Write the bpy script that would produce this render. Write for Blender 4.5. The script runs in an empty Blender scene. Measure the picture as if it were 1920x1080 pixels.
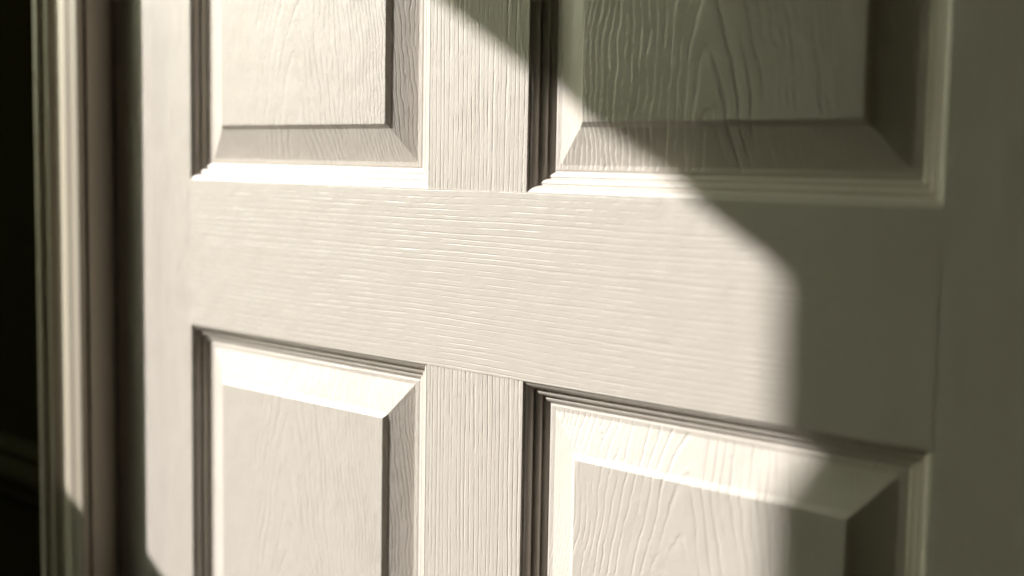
import bpy, bmesh, math, random
from mathutils import Vector, Matrix

# ------------------------------------------------------------------ camera
scene = bpy.context.scene
col = scene.collection
YAW, PIT, ROL = 0.750668, -0.095388, 0.017560
fw = Vector((-math.sin(YAW) * math.cos(PIT), math.cos(YAW) * math.cos(PIT), math.sin(PIT)))
r0 = fw.cross(Vector((0, 0, 1))).normalized()
u0 = r0.cross(fw)
rt = r0 * math.cos(ROL) + u0 * math.sin(ROL)
up = -r0 * math.sin(ROL) + u0 * math.cos(ROL)
cam_d = bpy.data.cameras.new('camera')
cam = bpy.data.objects.new('camera', cam_d)
col.objects.link(cam)
CAM = Vector((0.756717, -0.496292, 0.015349))
M = Matrix((rt, up, -fw)).transposed().to_4x4()
M.translation = CAM
cam.matrix_world = M
cam_d.sensor_width = 36
cam_d.lens = 2472.85 / 1920 * 36
cam_d.clip_start = 0.01
cam_d.clip_end = 500
cam_d.dof.use_dof = True
cam_d.dof.focus_distance = (Vector((0.262, 0, 0.0)) - CAM).dot(fw)
cam_d.dof.aperture_fstop = 3.5
cam_d.dof.aperture_blades = 7
scene.camera = cam

# ------------------------------------------------------------------ light
KX = 1.7                                                # how far a shadow runs sideways per unit of depth
SUN = Vector((-KX, -1.0, .6 * KX)).normalized()          # towards the sun
world = bpy.data.worlds.new('World')
scene.world = world
world.use_nodes = True
wn = world.node_tree
bg = wn.nodes['Background']
sky = wn.nodes.new('ShaderNodeTexSky')
sky.sky_type = 'NISHITA'
sky.sun_disc = False
sky.sun_elevation = math.asin(SUN.z)
sky.sun_rotation = math.atan2(SUN.x, SUN.y)
sky.dust_density = 4.0
sky.air_density = 1.0
sky.ozone_density = 0.6
tint = wn.nodes.new('ShaderNodeMix')
tint.data_type = 'RGBA'; tint.blend_type = 'MULTIPLY'
tint.inputs[0].default_value = 1.0
tint.inputs[7].default_value = (1.0, 1.26, 1.22, 1)
wn.links.new(sky.outputs[0], tint.inputs[6])
wn.links.new(tint.outputs[2], bg.inputs[0])
bg.inputs[1].default_value = 0.090
sl = bpy.data.lights.new('sun', 'SUN')
sl.energy = 3.4
sl.angle = math.radians(0.42)
sl.color = (1.0, 0.978, 0.96)
sun = bpy.data.objects.new('sun', sl)
sun.rotation_euler = SUN.to_track_quat('Z', 'Y').to_euler()
col.objects.link(sun)
vs = scene.view_settings
scene.display_settings.display_device = 'sRGB'
vs.view_transform = 'Standard'
vs.look = 'None'
vs.gamma = 1
vs.exposure = 0.92

# ------------------------------------------------------------------ node helper
class NT:
    def __init__(s, name):
        s.m = bpy.data.materials.new(name)
        s.m.use_nodes = True
        s.t = s.m.node_tree
        s.p = s.t.nodes['Principled BSDF']
        tc = s.t.nodes.new('ShaderNodeTexCoord')
        sx = s.t.nodes.new('ShaderNodeSeparateXYZ')
        s.t.links.new(tc.outputs['Object'], sx.inputs[0])
        s.co = tc.outputs['Object']
        s.x, s.y, s.z = sx.outputs[0], sx.outputs[1], sx.outputs[2]
    def put(s, sock, v):
        if isinstance(v, (int, float)): sock.default_value = v
        elif isinstance(v, tuple): sock.default_value = v
        else: s.t.links.new(v, sock)
    def op(s, o, a, b=0.0, c=0.0, clamp=False):
        n = s.t.nodes.new('ShaderNodeMath'); n.operation = o; n.use_clamp = clamp
        s.put(n.inputs[0], a); s.put(n.inputs[1], b); s.put(n.inputs[2], c)
        return n.outputs[0]
    def add(s, a, b): return s.op('ADD', a, b)
    def sub(s, a, b): return s.op('SUBTRACT', a, b)
    def mul(s, a, b): return s.op('MULTIPLY', a, b)
    def ss(s, v, lo, hi, a=0.0, b=1.0):
        n = s.t.nodes.new('ShaderNodeMapRange'); n.interpolation_type = 'SMOOTHSTEP'
        s.put(n.inputs[0], v); n.inputs[1].default_value = lo; n.inputs[2].default_value = hi
        n.inputs[3].default_value = a; n.inputs[4].default_value = b
        return n.outputs[0]
    def vec(s, x, y, z):
        n = s.t.nodes.new('ShaderNodeCombineXYZ')
        s.put(n.inputs[0], x); s.put(n.inputs[1], y); s.put(n.inputs[2], z)
        return n.outputs[0]
    def noise(s, v, scale=1.0, detail=2.0, rough=0.5):
        n = s.t.nodes.new('ShaderNodeTexNoise')
        s.put(n.inputs['Vector'], v); n.inputs['Scale'].default_value = scale
        n.inputs['Detail'].default_value = detail; n.inputs['Roughness'].default_value = rough
        return n.outputs['Fac']
    def bump(s, h, dist, strength=1.0, prev=None):
        n = s.t.nodes.new('ShaderNodeBump')
        n.inputs['Strength'].default_value = strength
        n.inputs['Distance'].default_value = dist
        s.put(n.inputs['Height'], h)
        if prev is not None: s.t.links.new(prev, n.inputs['Normal'])
        return n.outputs[0]

PAINT = (0.80, 0.725, 0.645)

def finish(n, h_grain, depth, rough=0.40):
    peel = n.noise(n.co, 900, 3, 0.6)
    fine = n.noise(n.co, 4200, 2, 0.6)
    b = n.bump(peel, 0.00007)
    b = n.bump(fine, 0.00002, 1.0, b)
    wavy = n.noise(n.co, 75, 2, .5)                       # brushed-on paint is never quite flat
    b = n.bump(wavy, 0.0003, 1.0, b)
    nick = n.ss(n.noise(n.co, 260, 1, .5), .78, .84)
    b = n.bump(nick, -0.00012, 1.0, b)
    if h_grain is not None:
        fill = n.ss(n.noise(n.co, 24, 3, .6), .32, .64, .6, 1.2)   # paint has filled the grain unevenly
        b = n.bump(n.mul(h_grain, fill), depth, 1.0, b)
    n.t.links.new(b, n.p.inputs['Normal'])
    v = n.noise(n.co, 9, 3)
    mx = n.t.nodes.new('ShaderNodeMix'); mx.data_type = 'RGBA'
    n.t.links.new(v, mx.inputs[0])
    mx.inputs[6].default_value = (PAINT[0] * .975, PAINT[1] * .97, PAINT[2] * .955, 1)
    mx.inputs[7].default_value = (*PAINT, 1)
    # sparse specks of dust and faint handling marks
    sp = n.ss(n.noise(n.co, 520, 1, .5), .80, .86)
    sm = n.ss(n.noise(n.co, 31, 4, .7), .60, .78, 0, .22)
    mk = n.t.nodes.new('ShaderNodeMix'); mk.data_type = 'RGBA'
    n.t.links.new(n.op('MAXIMUM', n.mul(sp, .45), sm), mk.inputs[0])
    n.t.links.new(mx.outputs[2], mk.inputs[6])
    mk.inputs[7].default_value = (.60, .50, .38, 1)
    n.t.links.new(mk.outputs[2], n.p.inputs['Base Color'])
    rr = n.ss(n.noise(n.co, 60, 3), .3, .7, rough - .05, rough + .06)
    n.t.links.new(rr, n.p.inputs['Roughness'])
    n.p.inputs['Specular IOR Level'].default_value = 0.56
    return n.m

def straight_grain(name, axis, spacing, depth, seed=0.0, wander=1.0, pores=1.0):
    """embossed wood grain running along one axis: wavering broken grooves"""
    n = NT(name)
    u, v = (n.x, n.z) if axis == 'z' else (n.z, n.x)       # u across, v along
    low = n.noise(n.vec(n.mul(u, 14), n.mul(v, 6), seed), 1, 2)
    mid = n.noise(n.vec(n.mul(u, 90), n.mul(v, 34), seed + 3), 1, 2, .6)
    tiny = n.noise(n.vec(n.mul(u, 300), n.mul(v, 260), seed + 5), 1, 2, .6)
    w = n.add(u, n.mul(low, .016 * wander))
    w = n.add(w, n.mul(mid, .0022 * wander))
    w = n.add(w, n.mul(tiny, .0005))
    irr = n.noise(n.vec(n.mul(u, 170), seed, n.mul(v, 3)), 1, 2, .6)
    w = n.add(w, n.mul(irr, spacing * 1.6))
    c = n.op('DIVIDE', w, spacing)
    cell = n.op('FLOOR', c)
    rnd = n.op('FRACT', n.mul(n.op('SINE', n.mul(cell, 12.9898)), 437.585))
    fr = n.op('ABSOLUTE', n.sub(n.op('FRACT', c), .5))      # 0 at the groove
    dash = n.noise(n.vec(n.mul(cell, 7.31), n.mul(v, 62), seed + 9), 1, 2, .7)
    mask = n.ss(n.add(dash, n.mul(rnd, .18)), .46, .60)
    g = n.mul(n.ss(fr, .02, .17, 1, 0), n.add(n.mul(mask, .8), .2))
    # a second finer family between them
    c2 = n.add(n.op('DIVIDE', w, spacing * .43), .27)
    fr2 = n.op('ABSOLUTE', n.sub(n.op('FRACT', c2), .5))
    d2 = n.noise(n.vec(n.mul(n.op('FLOOR', c2), 5.17), n.mul(v, 120), seed + 14), 1, 2, .7)
    g2 = n.mul(n.ss(fr2, .03, .24, 1, 0), n.ss(d2, .52, .66))
    pore = n.noise(n.vec(n.mul(u, 1500), n.mul(v, 130), seed), 1, 3, .6)
    h = n.add(n.mul(g, -1.0), n.mul(g2, -.42 * pores))
    h = n.add(h, n.mul(n.ss(pore, .56, .72), -.28 * pores))
    return finish(n, h, depth)

def arch_grain(name, xc, zc, depth, seed=0.0, spacing=.0078):
    """cathedral grain: nested arches, apex up, dying to straight lines at the sides"""
    n = NT(name)
    wob = n.noise(n.vec(n.mul(n.x, 16), n.mul(n.z, 13), seed), 1, 2)
    wb2 = n.noise(n.vec(n.mul(n.x, 110), n.mul(n.z, 60), seed + 4), 1, 3, .65)
    wb3 = n.noise(n.vec(n.mul(n.x, 420), n.mul(n.z, 330), seed + 6), 1, 2, .6)
    X = n.add(n.sub(n.x, xc), n.mul(n.sub(wob, .5), .022))
    X = n.add(X, n.mul(n.sub(wb2, .5), .0042))
    X = n.add(X, n.mul(n.sub(wb3, .5), .0011))
    r = n.op('SQRT', n.add(n.mul(X, X), .00003))
    c = n.add(r, n.mul(n.sub(n.z, zc), .27))
    # growth rings crowd towards the sides of the board
    c = n.op('DIVIDE', n.add(c, n.mul(n.mul(r, r), 11.0)), spacing)
    cell = n.op('FLOOR', c)
    rnd = n.op('FRACT', n.mul(n.op('SINE', n.mul(cell, 12.9898)), 437.585))
    fr = n.sub(n.op('FRACT', c), .5)
    side = n.ss(fr, -.30, -.02, 0, 1)
    g = n.mul(side, n.ss(fr, .0, .06, 1, 0))
    dash = n.noise(n.vec(n.mul(cell, 7.31), n.mul(n.z, 48), seed + 9), 1, 3, .7)
    mask = n.ss(n.add(dash, n.mul(rnd, .16)), .44, .60)
    g = n.mul(g, n.add(n.mul(mask, .85), .15))
    c2 = n.add(n.mul(c, 2.6), .3)
    fr2 = n.op('ABSOLUTE', n.sub(n.op('FRACT', c2), .5))
    d2 = n.noise(n.vec(n.mul(n.op('FLOOR', c2), 5.17), n.mul(n.z, 90), seed + 14), 1, 2, .7)
    g2 = n.mul(n.ss(fr2, .04, .22, 1, 0), n.ss(d2, .54, .68))
    pore = n.noise(n.vec(n.mul(n.x, 1300), n.mul(n.z, 110), seed), 1, 3, .6)
    h = n.add(n.mul(g, -1.0), n.mul(g2, -.35))
    h = n.add(h, n.mul(n.ss(pore, .58, .72), -.18))
    return finish(n, h, depth)

def plain_paint(name, base, rough, bumpy=0.00006):
    n = NT(name)
    b = n.bump(n.noise(n.co, 700, 3, .6), bumpy)
    n.t.links.new(b, n.p.inputs['Normal'])
    v = n.noise(n.co, 5, 4)
    mx = n.t.nodes.new('ShaderNodeMix'); mx.data_type = 'RGBA'
    n.t.links.new(v, mx.inputs[0])
    mx.inputs[6].default_value = tuple(c * .85 for c in base) + (1,)
    mx.inputs[7].default_value = tuple(base) + (1,)
    n.t.links.new(mx.outputs[2], n.p.inputs['Base Color'])
    n.p.inputs['Roughness'].default_value = rough
    if rough > .7: n.p.inputs['Specular IOR Level'].default_value = 0
    return n.m

# ------------------------------------------------------------------ mesh helpers
def link(name, me, parent=None, mats=()):
    o = bpy.data.objects.new(name, me)
    for m in mats: me.materials.append(m)
    col.objects.link(o)
    if parent: o.parent = parent
    return o

def tag(o, label=None, cat=None, group=None, kind=None):
    if label: o['label'] = label
    if cat: o['category'] = cat
    if group: o['group'] = group
    if kind: o['kind'] = kind
    return o

def box(bm, x0, x1, y0, y1, z0, z1, mi=0):
    v = [bm.verts.new((x, y, z)) for x in (x0, x1) for y in (y0, y1) for z in (z0, z1)]
    for f in ((0, 1, 3, 2), (4, 6, 7, 5), (0, 4, 5, 1), (2, 3, 7, 6), (0, 2, 6, 4), (1, 5, 7, 3)):
        bm.faces.new([v[i] for i in f]).material_index = mi

def done(bm, name):
    bmesh.ops.recalc_face_normals(bm, faces=bm.faces)
    me = bpy.data.meshes.new(name)
    bm.to_mesh(me); bm.free()
    return me

def box_obj(name, dims, mat, parent=None, bevel=0.0):
    bm = bmesh.new(); box(bm, *dims)
    bmesh.ops.recalc_face_normals(bm, faces=bm.faces)
    if bevel: bmesh.ops.bevel(bm, geom=list(bm.edges), offset=bevel, segments=2, affect='EDGES', profile=.6)
    return link(name, done(bm, name), parent, [mat])

def smooth_curve(pts, k=5):
    """Catmull-Rom through points marked smooth, sharp where marked"""
    runs, cur = [], []
    for p in pts:
        cur.append(p[:2])
        if len(p) > 2: runs.append(cur); cur = [p[:2]]
    runs.append(cur)
    out = []
    for r in runs:
        if len(r) < 2: continue
        for i in range(len(r) - 1):
            p0 = r[max(i - 1, 0)]; p1 = r[i]; p2 = r[i + 1]; p3 = r[min(i + 2, len(r) - 1)]
            kk = 1 if len(r) == 2 else k
            for j in range(kk):
                t = j / kk
                out.append(tuple(.5 * (2 * p1[a] + (p2[a] - p0[a]) * t + (2 * p0[a] - 5 * p1[a] + 4 * p2[a] - p3[a]) * t * t
                                       + (3 * p1[a] - p0[a] - 3 * p2[a] + p3[a]) * t ** 3) for a in (0, 1)))
    out.append(runs[-1][-1])
    return out

# ------------------------------------------------------------------ the door
W0, MID, W1 = 0.230, 0.0726, 0.2227
RAIL = 0.0970
MX, MZ, DEP = 0.01416, 0.01204, 0.0073
S = '|'
mould = smooth_curve([(0, 0.0), (.3, .2), (.6, .55, S), (1.7, 1.0), (3.0, 1.8), (3.9, 2.8), (4.25, 3.9, S),
                      (4.8, 4.2), (5.6, 3.95), (6.9, 4.3), (8.0, 5.1), (8.4, 6.1, S),
                      (8.9, 6.45), (9.7, 6.2), (10.8, 6.5), (11.8, 7.1), (12.15, 7.4, S), (12.6, 7.55), (13.2, 7.5), (13.7, 7.35), (14.16, 7.3)])
LED = .0026
NX, NZ = .0361, .0354
STEP, SH = .0027, .0020
FD = -.0002

def ring_mesh(name, xa, xb, za, zb, prof, scale_z, close_field=False):
    """mitred frame swept round an opening; prof = (inset, depth) in mm"""
    bm = bmesh.new()
    rings = []
    for p in prof:
        ix = p[0] / 1000
        iz = (p[2] if len(p) > 2 else p[0] * scale_z) / 1000
        y = p[1] / 1000
        rings.append([bm.verts.new(c) for c in ((xa + ix, y, za + iz), (xb - ix, y, za + iz), (xb - ix, y, zb - iz), (xa + ix, y, zb - iz))])
    for a, b in zip(rings, rings[1:]):
        for i in range(4):
            j = (i + 1) % 4
            f = bm.faces.new((a[i], a[j], b[j], b[i]))
            f.material_index = 0 if i in (0, 2) else 1
    if close_field: bm.faces.new(rings[-1])
    me = bpy.data.meshes.new(name)
    bm.to_mesh(me); bm.free()
    return me

door = bpy.data.objects.new('door', None)
col.objects.link(door)
tag(door, 'cream white panelled door with embossed wood grain, crossed by a patch of sunlight', 'door', kind='thing')

m_stile = straight_grain('paint_grain_stile', 'z', .0036, .00020, 1.0, .5)
m_munt = straight_grain('paint_grain_muntin', 'z', .0032, .00019, 4.0, .3)
m_rail = straight_grain('paint_grain_rail', 'x', .0032, .000075, 7.0, .3)
m_mh = straight_grain('paint_mould_across', 'x', .0022, .00003, 2.0)
m_mv = straight_grain('paint_mould_upright', 'z', .0022, .00003, 3.0)

XL, XR = -.094, W0 + MID + W1 + .098
ZB, ZT = -.905, 1.055
TH = .038
rows = [(.690, .955), (0.0, .590), (-.700, -RAIL)]        # openings: small top, tall upper, lower
cols = [(0.0, W0), (W0 + MID, W0 + MID + W1)]
e = .00015
box_obj('stile', (XL, 0, 0, TH, ZB, ZT), m_stile, door, .00012)
box_obj('stile', (cols[1][1], XR, 0, TH, ZB, ZT), m_stile, door, .00012)
for (za, zb) in ((ZB, -.700), (-RAIL, 0), (.590, .690), (.955, ZT)):
    # rails sit a hair proud of the stiles so their faces never share a plane
    box_obj('rail', (0, cols[1][1], -e * .6, TH, za, zb), m_rail, door)
for (za, zb) in rows:
    box_obj('muntin', (W0, W0 + MID, e, TH, za, zb), m_munt, door)

apex = {(0, 1): (.112, .028), (1, 1): (.412, .018), (0, 2): (.105, -.165), (1, 2): (.402, -.150), (0, 0): (.11, .8), (1, 0): (.4, .8)}
for r, (za, zb) in enumerate(rows):
    for c, (xa, xb) in enumerate(cols):
        ax, az = apex[(c, r)]
        m_arch = arch_grain('paint_grain_panel', ax, az, .00023 if (c, r) == (1, 1) else .00014, 11.0 * c + 5.3 * r)
        i0 = 14.16 + LED * 1000
        z0 = 12.04 + LED * 900
        bi, bz = (NX - STEP) * 1000, (NZ - STEP) * 1000
        fd, sd = FD * 1000, (FD + SH) * 1000
        px = [(14.16, 7.3, 12.04), (i0 - .3, 7.28, z0 - .3), (i0 + .2, 7.15, z0 + .2),
              (bi - .15, sd + .06, bz - .15), (bi + .1, sd - .05, bz + .1),
              (NX * 1000 - .15, fd + .12, NZ * 1000 - .15), (NX * 1000 + .05, fd + .02, NZ * 1000 + .05),
              (NX * 1000 + .4, fd, NZ * 1000 + .4)]
        me = ring_mesh('panel', xa, xb, za, zb, px, 1, True)
        panel = link('panel', me, door, [m_arch, m_arch])
        link('moulding', ring_mesh('moulding', xa, xb, za, zb, mould, 12.04 / 14.16), panel, [m_mh, m_mv])
        bk = box_obj('backing', (xa, xb, .012, TH - .002, za, zb), m_stile, panel)

# ------------------------------------------------------------------ door frame: jambs, head, architraves
m_trim = plain_paint('trim_paint', (.74, .65, .52), .38)
frame = bpy.data.objects.new('door_surround', None)
col.objects.link(frame)
tag(frame, 'white painted door frame with beaded architrave, left of the panelled door', 'door frame', kind='thing')
JL, JR, JT = XL - .0025, XR + .0025, ZT + .003
box_obj('jamb', (JL - .030, JL, -.0205, .085, -.91, JT + .03), m_trim, frame, .0008)
box_obj('jamb', (JR, JR + .030, -.0205, .085, -.91, JT + .03), m_trim, frame, .0008)
box_obj('head', (JL, JR, -.0205, .085, JT, JT + .03), m_trim, frame)
# architrave profile: (distance outward from inner edge, projection in front of wall plane) mm
arch = smooth_curve([(0, 16.5, S), (0, 20.5), (.8, 21.8), (3, 22.2), (8.4, 22.9), (9.2, 22.6), (10, 22.9), (13, 23.7), (18, 24), (22, 23.6), (23.5, 22.6, S),
                     (24.2, 21.5), (27, 21), (31, 21.5), (34, 23.2), (36, 24.6), (39, 25.2), (41, 24.6), (42.5, 23, S),
                     (43.5, 22.8), (45, 24.5), (48, 26.6), (51, 27), (54, 26.2), (55.5, 24), (56, 20), (56, -2)])
def architrave(side):
    bm = bmesh.new()
    x0 = JL - .004 if side < 0 else JR + .004
    rows_ = []
    for (d, p) in arch:
        rows_.append((bm.verts.new((x0 + side * d / 1000, -(p + 3.5) / 1000, -.91)),
                      bm.verts.new((x0 + side * d / 1000, -(p + 3.5) / 1000, JT + .0045 + d / 1000))))
    for a, b in zip(rows_, rows_[1:]):
        bm.faces.new((a[0], b[0], b[1], a[1]))
    link('architrave', done(bm, 'architrave'), frame, [m_trim])
architrave(-1); architrave(1)
bm = bmesh.new()
rr = []
for (d, p) in arch:
    rr.append((bm.verts.new((JL - .004 - d / 1000, -(p + 3.5) / 1000, JT + .0045 + d / 1000)),
               bm.verts.new((JR + .004 + d / 1000, -(p + 3.5) / 1000, JT + .0045 + d / 1000))))
for a, b in zip(rr, rr[1:]): bm.faces.new((a[0], b[0], b[1], a[1]))
link('head_architrave', done(bm, 'head_architrave'), frame, [m_trim])

# ------------------------------------------------------------------ the room the door stands in
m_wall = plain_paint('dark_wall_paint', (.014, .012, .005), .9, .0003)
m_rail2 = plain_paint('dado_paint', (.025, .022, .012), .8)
m_room = plain_paint('room_plaster', (.03, .029, .019), .85, .0004)
m_floor = plain_paint('floor_boards', (.045, .035, .022), .5, .0003)
WL = JL - .012
FZ, CZ = -.91, 1.65
RX, BY = 2.2, -2.8
WI, WO = -.95, -1.00
bm = bmesh.new()
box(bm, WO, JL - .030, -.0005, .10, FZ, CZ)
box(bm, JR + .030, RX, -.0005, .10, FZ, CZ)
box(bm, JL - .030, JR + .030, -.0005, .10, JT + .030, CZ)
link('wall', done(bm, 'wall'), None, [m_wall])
tag(bpy.data.objects['wall'], kind='structure')
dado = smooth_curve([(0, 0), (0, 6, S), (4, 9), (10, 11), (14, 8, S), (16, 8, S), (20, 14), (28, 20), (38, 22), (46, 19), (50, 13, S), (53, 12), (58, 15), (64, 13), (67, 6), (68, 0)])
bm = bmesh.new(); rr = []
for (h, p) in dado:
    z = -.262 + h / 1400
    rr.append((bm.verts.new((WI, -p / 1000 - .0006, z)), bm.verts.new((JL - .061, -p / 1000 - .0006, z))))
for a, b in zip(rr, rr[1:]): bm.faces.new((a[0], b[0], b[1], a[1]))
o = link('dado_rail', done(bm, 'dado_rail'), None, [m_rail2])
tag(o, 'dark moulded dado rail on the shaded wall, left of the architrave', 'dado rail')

# wall with the sun window, plus two unseen openings added for sky fill
def wall_with_openings(name, holes):
    ys = sorted({BY, 0.0} | {h[0] for h in holes} | {h[1] for h in holes})
    zs = sorted({FZ, CZ} | {h[2] for h in holes} | {h[3] for h in holes})
    bm = bmesh.new()
    for ya, yb in zip(ys, ys[1:]):
        for za, zb in zip(zs, zs[1:]):
            cy, cz = (ya + yb) / 2, (za + zb) / 2
            if any(h[0] < cy < h[1] and h[2] < cz < h[3] for h in holes): continue
            box(bm, WO, WI, ya, yb, za, zb)
    bmesh.ops.remove_doubles(bm, verts=bm.verts, dist=1e-5)
    # drop the inner partition faces shared by two blocks
    seen = {}
    for f in list(bm.faces): seen.setdefault(tuple(sorted(v.index for v in f.verts)), []).append(f)
    bm.verts.index_update()
    seen = {}
    for f in bm.faces: seen.setdefault(frozenset(v.index for v in f.verts), []).append(f)
    kill = [f for fs in seen.values() if len(fs) > 1 for f in fs]
    bmesh.ops.delete(bm, geom=kill, context='FACES')
    o = link(name, done(bm, name), None, [m_room]); tag(o, kind='structure'); return o
Y1 = -(.452 - WO) / KX
Y0 = -(-.082 - WI) / KX
HT = -.037 + .6 * (.465 - WO)
HB = -.268 + .6 * (-.056 - WI)
wall_with_openings('window_wall', [(Y1, Y0, HB, HT), (-.385, -.03, -.88, 1.60), (-1.16, -.96, -.08, .40)])  # first admits the sun patch; the other two are added to fill the shade
for nm, d, m in (('floor', (WO, RX, BY, 0, FZ - .05, FZ), m_floor), ('ceiling', (WO, RX, BY, .1, CZ, CZ + .05), m_room),
                 ('side_wall', (RX, RX + .05, BY, .1, FZ, CZ), m_wall), ('back_wall', (WO, RX, BY - .05, BY, FZ, CZ), m_room)):
    tag(box_obj(nm, d, m), kind='structure')
